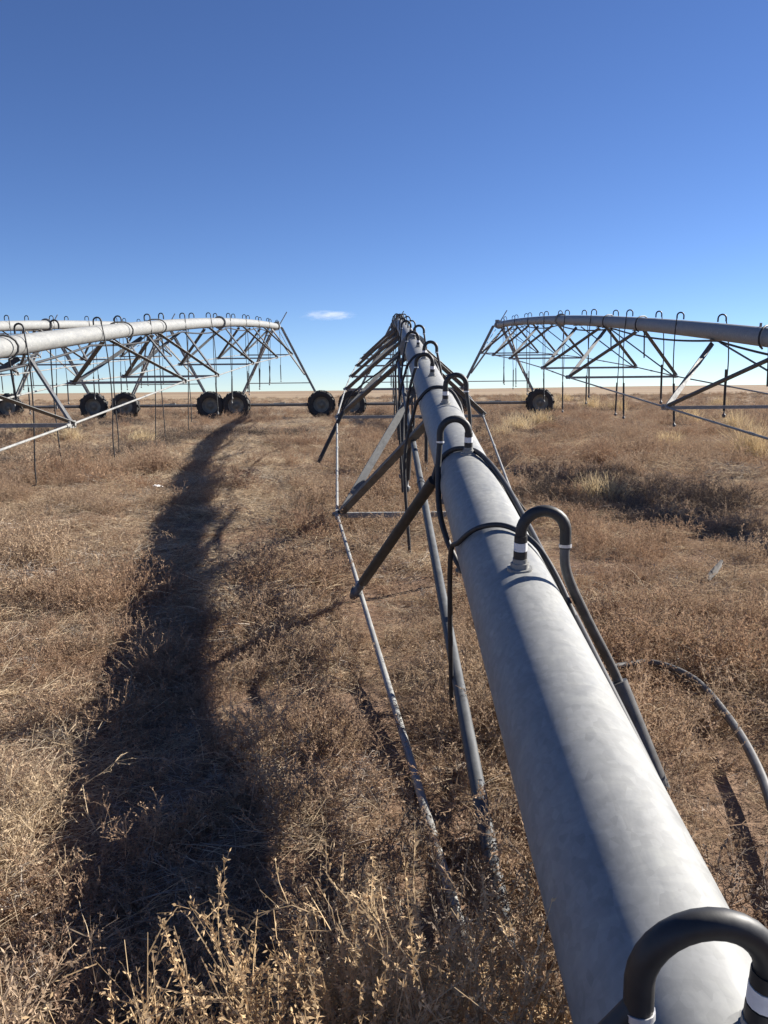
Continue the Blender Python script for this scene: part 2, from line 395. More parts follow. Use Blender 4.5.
GE = {}             # where each gooseneck ends
def make_span(name, sp, label, detail_to=0.0, special=(), bare=(), gap=1.43, phase=0.85, alt=0):
    root = empty(name, sp.c(sp.y0) * 1.0)
    root.location.z = 0
    tag(root, label, 'irrigation span', 'irrigation spans parked side by side')
    parts0 = len(COL.objects)
    made = []
    # pipe
    m = MB(); ds = list(np.arange(sp.y0, TOWER_Y + 0.35, 0.6))
    m.tube([sp.c(d) for d in ds], PR, 48, True)
    pipe = m.build('main_pipe', M['pipe'], None); made.append(pipe)
    for fd in [sp.y0 + 0.05, 11.0, 23.6, TOWER_Y - 0.6][(0 if detail_to else 2):]:
        c, t, s_, u = sp.frame(fd)
        q = MB()
        q.tube([c - t * 0.016, c - t * 0.002], PR + 0.055, 28); q.tube([c + t * 0.002, c + t * 0.016], PR + 0.055, 28)
        for k in range(10):
            a = 2 * math.pi * k / 10; p = c + (s_ * math.cos(a) + u * math.sin(a)) * (PR + 0.035)
            q.tube([p - t * 0.035, p + t * 0.035], 0.011, 6)
        f = q.build('flange', M['steel'], pipe)
    # truss
    nodes = {-1: [], 1: []}
    V = 1.15
    for i, d in enumerate(sp.st):
        c, t, s_, u = sp.frame(d)
        drop = sp.drop[i]
        w = sp.w[i] if isinstance(sp.w, (list, tuple)) else sp.w
        ns = {}
        for sg in (-1, 1):
            nd = c + s_ * sg * w - Vector((0, 0, 1)) * drop
            zmin = gz(nd.x, nd.y) + 0.05
            if nd.z < zmin: nd.z = zmin
            ns[sg] = nd; nodes[sg].append(nd)
        for sg in (-1, 1):
            for e in (-1, 1):
                c2, t2, s2, u2 = sp.frame(d + e * V)
                top = c2 + s2 * sg * (PR * 0.55) - u2 * (PR + 0.02)
                if top.z < gz(top.x, top.y) + 0.04: continue
                b = MB(); b.angle(ns[sg], top, 0.068, 0.007, Vector((1, 0, 0.06)) if e < 0 else Vector((1, 0, -0.9)), 1, 0.028)
                # gusset that bolts the bar to the pipe
                b.box(top + u2 * 0.02, (0.10, 0.16, 0.012))
                made.append(b.build('brace', M['brace'], None))
        b = MB(); b.angle(ns[-1] + Vector((0.03, 0, 0.012)), ns[1] + Vector((-0.03, 0, 0.012)), 0.045, 0.006, Vector((0, 0, -1)), 1)
        made.append(b.build('cross_strut', M['steel'], None))
        for sg in (-1, 1):
            b = MB(); b.box(ns[sg], (0.02, 0.18, 0.08)); b.tube([ns[sg] + Vector((-0.04, 0, 0)), ns[sg] + Vector((0.04, 0, 0))], 0.02, 8)
            made.append(b.build('node_plate', M['steel'], None))
    for sg in (-1, 1):
        endc = sp.c(TOWER_Y - 0.5) + Vector((sg * 0.13, 0, -0.2))
        st = sp.c(max(sp.y0 + 0.5, sp.st[0] - 6.2)); st = st + Vector((sg * 0.10, 0, -0.06))
        st.z = max(st.z, gz(st.x, st.y) + 0.03)
        if sp.w_near is not None and sg == -1: st = Vector(sp.w_near)
        pts = [st] + nodes[sg] + [endc]
        b = MB(); b.tube(pts, 0.0135, 8)
        for k, p in enumerate(pts[1:-1]):
            dv = (pts[k] - p).normalized(); b.tube([p + dv * 0.10, p + dv * 0.18], 0.023, 8)
        # couplers along the rod
        for k in range(len(pts) - 1):
            mid = pts[k].lerp(pts[k + 1], 0.55); dv = (pts[k + 1] - pts[k]).normalized()
            b.tube([mid - dv * 0.06, mid + dv * 0.06], 0.018, 8)
        made.append(b.build('truss_rod', M['steel'], None))
    # sagging control cable slung under the pipe
    pts = []
    d0 = max(sp.y0 + 0.3, 1.2)
    for d in np.arange(d0, TOWER_Y - 0.3, 0.35):
        c, t, s_, u = sp.frame(d)
        ph = ((d - d0) % 5.8) / 5.8
        sag = 0.10 * 4 * ph * (1 - ph)
        pts.append(c + s_ * 0.10 * sp.cab - u * (PR + 0.02 + sag) if not detail_to else c + s_ * (0.135 + sag * 0.3) - u * (0.07 + sag))
    b = MB(); b.tube(pts, 0.017, 8); made.append(b.build('control_cable', M['hose'], None))
    # outlets and drops
    k = 0; d = phase
    while d < TOWER_Y - 0.6:
        sg = (-1 if (k + alt) % 2 == 0 else 1)
        if d >= sp.first:
            det = 2 if d < detail_to * 0.5 else (1 if d < detail_to else 0)
            if k in bare:
                c, t, s_, u = sp.frame(d); q = MB(); q.tube([c + u * (PR - 0.01), c + u * (PR + 0.05)], 0.018, 8)
                made.append(q.build('outlet_nipple', M['steel'], None))
            else:
                n0 = len(COL.objects)
                GE[(id(sp), k)] = gooseneck(None, sp, d + (0.03 if detail_to and k == 0 else 0), sg, det, hang=(k not in special), ang=(15.0 if detail_to and k == 0 else 0.0), big=(1.12 if detail_to and k == 0 else 1.0))
                made += [o for o in list(COL.objects)[n0:] if o.parent is None]
        k += 1; d += gap
    # tower
    tc = sp.c(TOWER_Y); HB = 1.86
    zb = WHEEL_R - 0.02
    for sx in (-1, 1):
        for sy in (-1, 1):
            b = MB()
            b.angle(tc + Vector((sx * 0.13, sy * 0.16, -0.05)), Vector((tc.x + sx * (HB - 0.1), tc.y + sy * 0.10, zb + 0.1)), 0.085, 0.008, Vector((sx, 0, 0)), sy)
            made.append(b.build('tower_leg', M['steel'], None))
        # stay from the leg up to the pipe
        b = MB(); lp = Vector((tc.x + sx * HB * 0.62, tc.y - 0.12, tc.z + (zb - tc.z) * 0.62))
        b.angle(lp, sp.c(TOWER_Y - 2.6) + Vector((sx * 0.08, 0, -0.14)), 0.05, 0.006, Vector((0, 0, 1)), sx)
        made.append(b.build('tower_stay', M['steel'], None))
    b = MB(); b.bar((tc.x - HB + 0.1, tc.y + 0.02, zb), (tc.x + HB - 0.1, tc.y + 0.02, zb), 0.13, 0.13); made.append(b.build('base_beam', M['dark_steel'], None))
    b = MB(); b.tube([(tc.x - HB + 0.3, tc.y - 0.16, zb + 0.02), (tc.x + HB - 0.3, tc.y - 0.16, zb + 0.02)], 0.03, 8); made.append(b.build('drive_shaft', M['steel'], None))
    for hgt in (0.45, 0.72):
        b = MB(); xw = HB * hgt; z = tc.z + (zb - tc.z) * hgt
        b.tube([(tc.x - xw, tc.y, z), (tc.x + xw, tc.y, z)], 0.02, 6)
        if hgt > 0.5: made.append(b.build('tower_tie', M['steel'], None))
    b = MB(); b.box((tc.x + 0.1, tc.y + 0.2, zb + 0.02), (0.22, 0.16, 0.16)); b.tube([(tc.x, tc.y + 0.2, zb + 0.02), (tc.x - 0.28, tc.y + 0.2, zb + 0.02)], 0.065, 14)
    made.append(b.build('drive_motor', M['box'], None))
    for sx in (-1, 1):
        b = MB(); b.box((tc.x + sx * HB, tc.y - 0.02, zb), (0.24, 0.2, 0.28)); b.tube([(tc.x + sx * HB, tc.y + 0.05, zb), (tc.x + sx * HB, tc.y - 0.26, zb)], 0.11, 14)
        made.append(b.build('gearbox', M['box'], None))
    b = MB(); b.box(tc + Vector((0.0, 0.0, 0.16)), (0.16, 0.16, 0.12))
    b.tube([tc + Vector((0.1, 0, 0.1)), tc + Vector((0.42, 0, 0.62))], 0.022, 6)
    made.append(b.build('control_box', M['steel'], None))
    # every part hangs from the span's root
    for o in made:
        o.parent = root; o.location = -root.location
    for sx in (-1, 1):
        make_wheel(root, tc.x + sx * HB - root.location.x, tc.y - 0.30 - root.location.y)
    return root

Span.w_near = None; Span.cab = 1; Span.zb = (0.1, 0.5); Span.heavy = True
LX = 0.354
# the span the photo is taken over
fg = Span(LX, 0.52, -0.92, 0.147, -0.00128, [0.80, 1.12, 1.18, 1.2, 1.2, 1.2, 1.2], [7.2, 12.8, 16.7, 19.7, 23.6, 28.0, 32.4], 0.6, -0.75)
fg.w_near = (0.17, 1.55, 0.035)
root_fg = make_span('irrigation_span', fg, 'galvanised span whose low pipe end fills the foreground and rises straight ahead', detail_to=12.5, special=(1, 2), phase=0.77, gap=1.43)
rt = Span(4.95, 5.0, -0.78, 0.143, -0.00128, 1.12, [5.3, 11.4, 17.5, 20.3, 25.6, 29.6, 33.2], 6.0, drop=[0.7, 0.95, 1.1, 1.1, 1.12, 1.15, 1.15])
rt.zb = (0.55, 1.1)
make_span('irrigation_span', rt, 'span arching up to the right edge, dark shaded pipe against the sky', bare=(6, 7), phase=1.1, alt=1)
l1 = Span(-4.5, -4.55, -0.76, 0.143, -0.00128, 1.0, [3.4, 9.4, 14.9, 17.9, 22.9, 28.2, 33.0], 6.0, drop=[0.6, 0.82, 0.9, 1.05, 1.1, 1.15, 1.15])
l1.zb = (-1.0, -0.15); l1.heavy = False
make_span('irrigation_span', l1, 'pale sunlit span left of the foreground pipe, nearest of the left ones', phase=0.4, bare=(6,))
l2 = Span(-9.3, -9.4, -0.78, 0.143, -0.00128, 1.0, [5.0, 10.8, 16.0, 19.2, 24.0, 29.0, 33.4], 15.0, drop=[0.65, 0.85, 0.95, 1.05, 1.1, 1.15, 1.15])
l2.zb = (-0.7, 0.5); l2.heavy = False
make_span('irrigation_span', l2, 'pale span seen just behind the nearest left span, between two others', phase=1.0, alt=1)
l3 = Span(-14.5, -14.5, -0.78, 0.143, -0.00128, 1.0, [16.5, 20.4, 25.0, 29.4, 33.2], 22.0)
make_span('irrigation_span', l3, 'outermost left span, only its tower wheels and far end in the photo', phase=0.7)

# ---------------------------------------- hoses and loose tubes round the foreground pipe
def fpt(d, ang, off=0.013):
    """point on the foreground pipe at distance d, ang degrees from the top (right positive)"""
    c, t, s_, u = fg.frame(d); a = R(ang)
    return c + (s_ * math.sin(a) + u * math.cos(a)) * (PR + off)
def gp(px, py, z=0.03):
    p = ground_at(px, py); return Vector((p.x, p.y, gz(p.x, p.y) + z))

def goose_end(k, sg):
    return GE[(id(fg), k)].copy()

# second outlet: hose runs down the right side to a weight lying in the weeds
e = goose_end(1, 1); w0 = Vector((0.655, 2.25, 0.375)); w1 = Vector((0.765, 2.18, 0.085))
h = MB(); h.tube(smooth_path([e + Vector((0, 0, 0.03)), e + Vector((0.004, 0.0, -0.06)), e.lerp(w0, 0.5) + Vector((-0.02, 0, 0.01)), w0 + Vector((-0.004, 0, 0.02)), w0.lerp(w1, 0.3)], 6), 0.0135, 12)
ho = h.build('drop_hose', M['dusty_hose'], root_fg); ho.location = -root_fg.location
h = MB(); h.tube([w0, w1], 0.03, 16); o = h.build('hose_weight', M['dusty_hose'], ho)
# third outlet: hose goes down the left side and curls under the pipe
e = goose_end(2, -1)
h = MB(); h.tube(smooth_path([e + Vector((0, 0, 0.03)), e + Vector((-0.01, -0.01, -0.15)), e + Vector((0.0, -0.1, -0.33)), e + Vector((0.07, -0.25, -0.5)), e + Vector((0.2, -0.4, -0.62)), e + Vector((0.36, -0.5, -0.72))], 6), 0.0125, 12)
ho = h.build('drop_hose', M['hose'], root_fg); ho.location = -root_fg.location

h = MB(); h.tube(smooth_path([fg.c(11.6) + Vector((-0.14, 0, 0.02)), fg.c(11.7) + Vector((-0.22, 0, -0.2)), Vector((-0.42, 12.2, 1.18)), Vector((-0.62, 12.15, 0.82))], 5), 0.0115, 8)
ho = h.build('drop_hose', M['hose'], root_fg); ho.location = -root_fg.location
h = MB(); h.tube([Vector((-0.58, 12.15, 0.9)), Vector((-0.95, 12.05, 0.16))], 0.03, 10); h.build('hose_weight', M['rubber'], ho)
# hose thrown over the pipe, its weighted end resting on the left truss rod
tip = gp(352, 608, 0.09)
s0 = fpt(3.72, -100, 0.03)
pts = [fpt(0.9, 128, 0.03), fpt(1.3, 104, 0.02), fpt(1.9, 88), fpt(2.4, 80), fpt(2.9, 68), fpt(3.25, 52), fpt(3.52, 30), fpt(3.66, 8), fpt(3.72, -25), fpt(3.73, -60), s0]
h = MB(); h.tube(smooth_path(pts, 6), 0.0115, 12)
hx = h.build('hose', M['hose']); tag(hx, 'black hose thrown over the foreground pipe ending in a thick weight on the left', 'hose')
dv = (tip - s0).normalized(); L = (tip - s0).length
h = MB(); h.tube([s0 - dv * 0.02, s0 + dv * (L - 0.17)], 0.026, 16); h.build('hose_weight', M['rubber'], hx)
h = MB(); a = s0 + dv * (L - 0.17)
h.tube([a, a + dv * 0.03, a + dv * 0.032, a + dv * 0.1, a + dv * 0.102, a + dv * 0.17], [0.016, 0.016, 0.022, 0.022, 0.034, 0.02], 12); h.build('sprinkler', M['dark_steel'], hx)
# thinner hose looped over nearer to the camera
pts = [Vector((0.235, 2.78, 0.02)), Vector((0.225, 2.74, 0.25)), fpt(2.68, -98, 0.025), fpt(2.63, -66, 0.012), fpt(2.58, -30), fpt(2.54, 4), fpt(2.46, 38), fpt(2.32, 64, 0.012), fpt(2.1, 84, 0.012), fpt(1.8, 102, 0.02), fpt(1.4, 125, 0.02)]
h = MB(); h.tube(smooth_path(pts, 6), 0.0085, 10)
tag(h.build('hose', M['hose']), 'thin black hose looped over the pipe beside the second gooseneck', 'hose')
# more hoses draped over the pipe farther up
for dd, kk, lab in ((5.75, 0.0115, 'black hose arched over the pipe past the third gooseneck'), (8.3, 0.012, 'black hose draped over the pipe where it rises level with the horizon'),
                    (11.2, 0.012, 'black hose slung over the foreground pipe near its upper part')):
    zb = fpt(dd, 180).z
    pts = [Vector((fpt(dd, 110, 0.05).x + 0.02, dd - 0.5, zb - 0.35)), fpt(dd - 0.25, 105, 0.03), fpt(dd - 0.05, 62), fpt(dd, 25), fpt(dd, -20), fpt(dd, -65), fpt(dd + 0.02, -100, 0.04),
           fpt(dd, -125, 0.16) + Vector((0, 0, -0.22)), Vector((fg.c(dd).x - 0.2, dd, max(0.04, zb - 1.1)))]
    h = MB(); h.tube(smooth_path(pts, 6), kk, 10); tag(h.build('hose', M['hose']), lab, 'hose')
# hoses looped round the right and left spans
for sp, dd, lab in ((rt, 10.9, 'black hose ringed round the dark right pipe close to the edge'), (rt, 16.2, 'black hose wrapped round the right pipe at its second bend of braces'),
                    (rt, 18.6, 'black hose wrapped round the right pipe farther along the arch'),
                    (l1, 9.9, 'black hose ringed round the nearest left pipe at the photo edge'), (l1, 14.6, 'black hose wrapped round the nearest left pipe above its white brace'),
                    (l1, 16.9, 'black hose wrapped round the nearest left pipe halfway to its tower')):
    c, t, s_, u = sp.frame(dd); pts = []
    for k in range(15):
        a = R(-150 + 300 * k / 14)
        pts.append(c + (s_ * math.sin(a) + u * math.cos(a)) * (PR + 0.02 + 0.03 * abs(math.sin(a))) + t * 0.16 * math.sin(a))
    pts.append(pts[-1] + Vector((0.03, 0.05, -0.5)))
    h = MB(); h.tube(pts, 0.0135, 8); tag(h.build('hose', M['hose']), lab, 'hose')
# hose lying in the weeds on the right
pts = [gp(612, 690, 0.09), gp(650, 686, 0.095), gp(692, 700, 0.09), gp(726, 735, 0.08), gp(750, 780, 0.075), gp(768, 830, 0.06), gp(782, 900, 0.04), gp(790, 985, 0.03)]
h = MB(); h.tube(smooth_path(pts, 8), 0.0145, 14)
tag(h.build('hose', M['dusty_hose']), 'dusty black hose curving over the weeds right of the pipe', 'hose')
# steel tube leaning from the weeds up to the underside of the pipe
h = MB(); a = gp(510, 985, -0.02); b = Vector((0.20, 10.6, fg.c(10.6).z - PR - 0.04))
h.tube([a, b], 0.021, 14); h.tube([a.lerp(b, 0.40), a.lerp(b, 0.406)], 0.025, 14)
tag(h.build('steel_tube', M['tube']), 'long grey steel tube slanting up from the weeds beneath the foreground pipe', 'tube')

# ------------------------------------------------------------------ dry plants
def ribbon(mb, pts, w0, w1, side=None):
    pts = [Vector(p) for p in pts]; n = len(pts)
    d = (pts[-1] - pts[0]); d = d.normalized() if d.length > 1e-6 else Vector((0, 0, 1))
    if side is None:
        side = d.cross(Vector((rnd.uniform(-1, 1), rnd.uniform(-1, 1), rnd.uniform(-0.3, 0.3))))
        side = side.normalized() if side.length > 1e-5 else Vector((1, 0, 0))
    vs = []
    for i, p in enumerate(pts):
        w = w0 + (w1 - w0) * i / (n - 1)
        vs += [p - side * w, p + side * w]
    mb.add(vs, [(2 * i, 2 * i + 1, 2 * i + 3, 2 * i + 2) for i in range(n - 1)])

def rv(s): return Vector((rnd.uniform(-s, s), rnd.uniform(-s, s), rnd.uniform(-s, s)))

def leaf(mb, p, d, l, w):
    d = d.normalized(); s = d.cross(Vector((rnd.uniform(-1, 1), rnd.uniform(-1, 1), rnd.uniform(-1, 1))))
    s = s.normalized() if s.length > 1e-5 else Vector((1, 0, 0))
    m = p + d * l * 0.45
    mb.add([p, m + s * w, p + d * l, m - s * w], [(0, 1, 2, 3)])

def bushlet(mb, nst, hgt, spread, branch=6, leaves=4, wst=0.0016, llen=0.012, lw=0.0026, curl=0.25, base=0.02):
    for _ in range(nst):
        a = rnd.uniform(0, 6.283); lean = abs(rnd.gauss(0.35, 0.35)) * spread
        hh = hgt * rnd.uniform(0.45, 1.1)
        d = Vector((math.cos(a) * lean, math.sin(a) * lean, 1)).normalized()
        p = Vector((rnd.gauss(0, base), rnd.gauss(0, base), -0.02)); pts = [p.copy()]
        for k in range(4):
            d = (d + rv(curl)).normalized(); p = p + d * hh / 4; pts.append(p.copy())
        ribbon(mb, pts, wst, wst * 0.5)
        for _b in range(branch):
            f = rnd.uniform(0.2, 1.0) * 3.999; i = int(f); q = pts[i].lerp(pts[i + 1], f - i)
            bd = (d + rv(0.9)).normalized(); bl = hgt * rnd.uniform(0.10, 0.3)
            q2 = q + bd * bl * 0.5; q3 = q2 + (bd + rv(0.5)).normalized() * bl * 0.5
            ribbon(mb, [q, q2, q3], wst * 0.6, wst * 0.35)
            for _l in range(leaves):
                t = rnd.random(); pp = q.lerp(q2, t * 2) if t < 0.5 else q2.lerp(q3, t * 2 - 1)
                leaf(mb, pp, bd + rv(0.9), llen * rnd.uniform(0.6, 1.3), lw * rnd.uniform(0.7, 1.3))

def strawlet(mb, n, ln, flat, w=0.0016, base=0.04):
    for _ in range(n):
        a = rnd.uniform(0, 6.283); el = rnd.uniform(0.1, 1.3) * (1 - flat) + 0.08
        d = Vector((math.cos(a) * math.cos(el), math.sin(a) * math.cos(el), math.sin(el)))
        p = Vector((rnd.gauss(0, base), rnd.gauss(0, base), rnd.uniform(0, 0.03))); pts = [p.copy()]
        L = ln * rnd.uniform(0.4, 1.15)
        for k in range(4):
            d = (d + Vector((0, 0, -0.16)) + rv(0.16)).normalized(); p = p + d * L / 4
            p.z = max(p.z, 0.006); pts.append(p.copy())
        ribbon(mb, pts, w, w * 0.35)

def tuftlet(mb, n, ln, w=0.0018, base=0.05):
    for _ in range(n):
        a = rnd.uniform(0, 6.283); lean = abs(rnd.gauss(0, 0.42))
        d = Vector((math.cos(a) * lean, math.sin(a) * lean, 1)).normalized()
        p = Vector((rnd.gauss(0, base), rnd.gauss(0, base), -0.01)); pts = [p.copy()]
        L = ln * rnd.uniform(0.5, 1.15)
        for k in range(4):
            d = (d + Vector((d.x, d.y, 0)) * 0.14 + rv(0.10) + Vector((0, 0, -0.05))).normalized(); p = p + d * L / 4; pts.append(p.copy())
        ribbon(mb, pts, w, w * 0.3)

protos = bpy.data.collections.new('weed_kinds')     # only the sources of the ground cover
def proto(mb, name, mat):
    me = bpy.data.meshes.new(name); me.from_pydata(mb.v, [], mb.f); me.materials.append(mat); me.update()
    o = bpy.data.objects.new(name, me); protos.objects.link(o)
K_BUSH, K_STRAW, K_TWIG, K_LIT = [], [], [], []
idx = 0
for i in range(6):
    mb = MB(); bushlet(mb, 26, 0.125 + 0.03 * (i % 3), 2.2, 8, 5, 0.0014, 0.010, 0.0023, 0.5, 0.085); proto(mb, 'weed_%02d' % idx, M['kochia']); K_BUSH.append(idx); idx += 1
for i in range(4):
    mb = MB(); strawlet(mb, 60, 0.22, 0.55 + 0.1 * i, 0.0015, 0.09); proto(mb, 'weed_%02d' % idx, M['straw']); K_STRAW.append(idx); idx += 1
for i in range(4):
    mb = MB()
    strawlet(mb, 34, 0.22, 0.85, 0.0015, 0.1); bushlet(mb, 9, 0.15, 3.0, 7, 0, 0.0015, curl=0.6)
    proto(mb, 'weed_%02d' % idx, M['twig']); K_TWIG.append(idx); idx += 1
for i in range(4):
    mb = MB()
    for _ in range(150):
        p = Vector((rnd.gauss(0, 0.11), rnd.gauss(0, 0.11), abs(rnd.gauss(0, 0.022)))); leaf(mb, p, rv(1) * Vector((1, 1, 0.4)), rnd.uniform(0.012, 0.045), rnd.uniform(0.0012, 0.0035))
    bushlet(mb, 9, 0.10, 2.6, 4, 3, 0.0014, 0.012, 0.003, 0.5, 0.09)
    proto(mb, 'weed_%02d' % idx, M['litter']); K_LIT.append(idx); idx += 1

K_BIG, K_DARK = [], []
for i in range(5):
    mb = MB(); bushlet(mb, 44, 0.25 + 0.03 * i, 2.3, 9, 6, 0.0019, 0.013, 0.0031, 0.45, 0.10); proto(mb, 'weed_%02d' % idx, M['kochia']); K_BIG.append(idx); idx += 1
for i in range(3):
    mb = MB(); bushlet(mb, 50, 0.24 + 0.04 * i, 2.4, 11, 2, 0.0017, 0.010, 0.0022, 0.5, 0.12); proto(mb, 'weed_%02d' % idx, M['brush']); K_DARK.append(idx); idx += 1

def cellnoise(x, y, s, seed):
    def hsh(i, j):
        n = (i * 374761393 + j * 668265263 + seed * 1442695) & 0xffffffff
        n = ((n ^ (n >> 13)) * 1274126177) & 0xffffffff
        return ((n ^ (n >> 16)) & 0xffff) / 65535.0
    fx, fy = x / s, y / s; i, j = math.floor(fx), math.floor(fy); u, v = fx - i, fy - j
    u = u * u * (3 - 2 * u); v = v * v * (3 - 2 * v)
    return (hsh(i, j) * (1 - u) + hsh(i + 1, j) * u) * (1 - v) + (hsh(i, j + 1) * (1 - u) + hsh(i + 1, j + 1) * u) * v

low_lines = [((0.17, 1.5), (-0.42, 7.3))]      # weeds stay flattened along the rod and the lying hose
lie = [gp(*q) for q in ((612, 690), (650, 686), (692, 700), (726, 735), (750, 780), (768, 830))]
low_lines += [((p.x, p.y), (q.x, q.y)) for p, q in zip(lie[:-1], lie[1:])]
pos, rot, scl, ind = [], [], [], []
def scatter(y0, y1, dens, smin, smax, xk=0.62, xpad=2.2, flat=False):
    half1 = y1 * xk + xpad
    n = int(dens * (y1 - y0) * 2 * half1)
    for _ in range(n):
        y = rnd.uniform(y0, y1); x = rnd.uniform(-half1, half1)
        if abs(x) > y * xk + xpad: continue
        a = cellnoise(x, y, 1.7, 3); b = cellnoise(x, y, 0.6, 5); c2 = cellnoise(x, y, 3.2, 9)
        mixv = 0.6 * a + 0.4 * b
        if x < -0.9: wS = 0.50 + 0.32 * (c2 > 0.5)
        else: wS = 0.14 + 0.24 * (c2 > 0.64) + (0.12 if y > 12 else 0)
        r = rnd.random()
        if r < 0.22: kind = K_LIT
        elif mixv > 0.66 and r < 0.6: kind = K_TWIG
        elif rnd.random() < wS: kind = K_STRAW
        elif rnd.random() < (0.3 if c2 > 0.55 else 0.14): kind = K_TWIG
        else: kind = K_BUSH
        d2 = cellnoise(x + 31, y - 17, 2.6, 21)
        if kind is K_BUSH and rnd.random() < 0.10 + 0.30 * (a > 0.55): kind = K_BIG
        if d2 > (0.74 if x > 0.5 else 0.80) and rnd.random() < 0.35: kind = K_DARK
        if b < 0.22 and rnd.random() < 0.25: continue            # thin spots where the soil shows
        if flat: kind = rnd.choice((K_LIT, K_LIT, K_STRAW, K_TWIG))
        k = rnd.choice(kind)
        s = rnd.uniform(smin, smax) * (0.36 + 0.88 * (0.55 * b + 0.45 * a))
        if y < 8:
            for (ax, ay), (bx, by) in low_lines:
                t = max(0, min(1, ((x - ax) * (bx - ax) + (y - ay) * (by - ay)) / ((bx - ax) ** 2 + (by - ay) ** 2)))
                if math.hypot(x - ax - t * (bx - ax), y - ay - t * (by - ay)) < (0.13 if bx < 0.3 and ax < 0.3 else 0.2): s *= 0.5 if bx < 0.3 else 0.66; break
        if kind is K_DARK: s *= 0.85
        pos.append((x, y, gz(x, y) - 0.004)); rot.append((rnd.gauss(0, 0.16), rnd.gauss(0, 0.16), rnd.uniform(0, 6.283)))
        scl.append(s); ind.append(k)
scatter(0.2, 4.5, 135, 0.72, 1.22)
scatter(4.5, 11, 75, 0.75, 1.3)
scatter(11, 24, 30, 0.95, 1.7, 0.6, 3)
scatter(24, 55, 10, 1.1, 2.0, 0.56, 3)
scatter(55, 140, 1.2, 1.3, 2.4, 0.52, 3)
scatter(0.2, 5, 110, 0.7, 1.15, flat=True)          # flattened straw and broken stems over the soil
scatter(5, 12, 28, 0.9, 1.4, flat=True)
me = bpy.data.meshes.new('dry_weeds'); me.from_pydata(pos, [], [])
at = me.attributes.new('rot', 'FLOAT_VECTOR', 'POINT'); at.data.foreach_set('vector', np.array(rot, dtype=np.float32).ravel())
at = me.attributes.new('scl', 'FLOAT', 'POINT'); at.data.foreach_set('value', np.array(scl, dtype=np.float32))
at = me.attributes.new('ind', 'INT', 'POINT'); at.data.foreach_set('value', np.array(ind, dtype=np.int32))
cover = bpy.data.objects.new('dry_weeds', me); COL.objects.link(cover)
tag(cover, 'rust brown and straw coloured dry weeds matting the field', kind='stuff')
ng = bpy.data.node_groups.new('weed_cover', 'GeometryNodeTree')
ng.interface.new_socket('Geometry', in_out='INPUT', socket_type='NodeSocketGeometry')
ng.interface.new_socket('Geometry', in_out='OUTPUT', socket_type='NodeSocketGeometry')
gi = ng.nodes.new('NodeGroupInput'); go = ng.nodes.new('NodeGroupOutput')
ip = ng.nodes.new('GeometryNodeInstanceOnPoints'); ci = ng.nodes.new('GeometryNodeCollectionInfo')
ci.inputs['Collection'].default_value = protos; ci.inputs['Separate Children'].default_value = True; ci.inputs['Reset Children'].default_value = True
ip.inputs['Pick Instance'].default_value = True
def named(nm, ty):
    n = ng.nodes.new('GeometryNodeInputNamedAttribute'); n.data_type = ty; n.inputs['Name'].default_value = nm
    return [o for o in n.outputs if o.enabled and o.name == 'Attribute'][0]
er = ng.nodes.new('FunctionNodeEulerToRotation')
L_ = ng.links.new
L_(named('rot', 'FLOAT_VECTOR'), er.inputs[0]); L_(er.outputs[0], ip.inputs['Rotation'])
L_(named('scl', 'FLOAT'), ip.inputs['Scale']); L_(named('ind', 'INT'), ip.inputs['Instance Index'])
L_(ci.outputs[0], ip.inputs['Instance']); L_(gi.outputs[0], ip.inputs['Points']); L_(ip.outputs[0], go.inputs[0])
md = cover.modifiers.new('cover', 'NODES'); md.node_group = ng

# single plants that stand out, and some added for shade by the pipe
def spiky(mb, n, hgt, spread, base, nleaf=46):
    for _ in range(n):
        a = rnd.uniform(0, 6.283); lean = abs(rnd.gauss(0.0, 0.55)) * spread
        d = Vector((math.cos(a) * lean, math.sin(a) * lean, 1)).normalized()
        p = Vector((rnd.gauss(0, base), rnd.gauss(0, base * 0.7), -0.01)); pts = [p.copy()]
        L = hgt * rnd.uniform(0.5, 1.05)
        for k in range(6):
            d = (d + rv(0.13) + Vector((0, 0, 0.05))).normalized(); p = p + d * L / 6; pts.append(p.copy())
        ribbon(mb, pts, 0.0019, 0.0009)
        for j in range(nleaf):
            f = rnd.uniform(0.18, 1.0) ** 0.8 * 5.999; i = int(f); q = pts[i].lerp(pts[i + 1], f - i)
            leaf(mb, q, d * 0.35 + rv(0.9), rnd.uniform(0.006, 0.015), rnd.uniform(0.0012, 0.0026))
        for j in range(5):
            f = rnd.uniform(0.15, 0.8) * 5.999; i = int(f); q = pts[i].lerp(pts[i + 1], f - i)
            bd = (d * 0.5 + rv(0.8)).normalized(); bl = L * rnd.uniform(0.12, 0.28); q2 = q + bd * bl
            ribbon(mb, [q, q.lerp(q2, 0.5) + rv(0.006), q2], 0.0012, 0.0006)
            for jj in range(12):
                leaf(mb, q.lerp(q2, rnd.random()), bd * 0.4 + rv(0.9), rnd.uniform(0.005, 0.013), rnd.uniform(0.0014, 0.003))

def plant(name, fn, loc, mat, label, cat, group=None, rz=0):
    mb = MB(); fn(mb); o = mb.build(name, mat); o.location = (loc[0], loc[1], gz(loc[0], loc[1])); o.rotation_euler.z = rz
    return tag(o, label, cat, group)

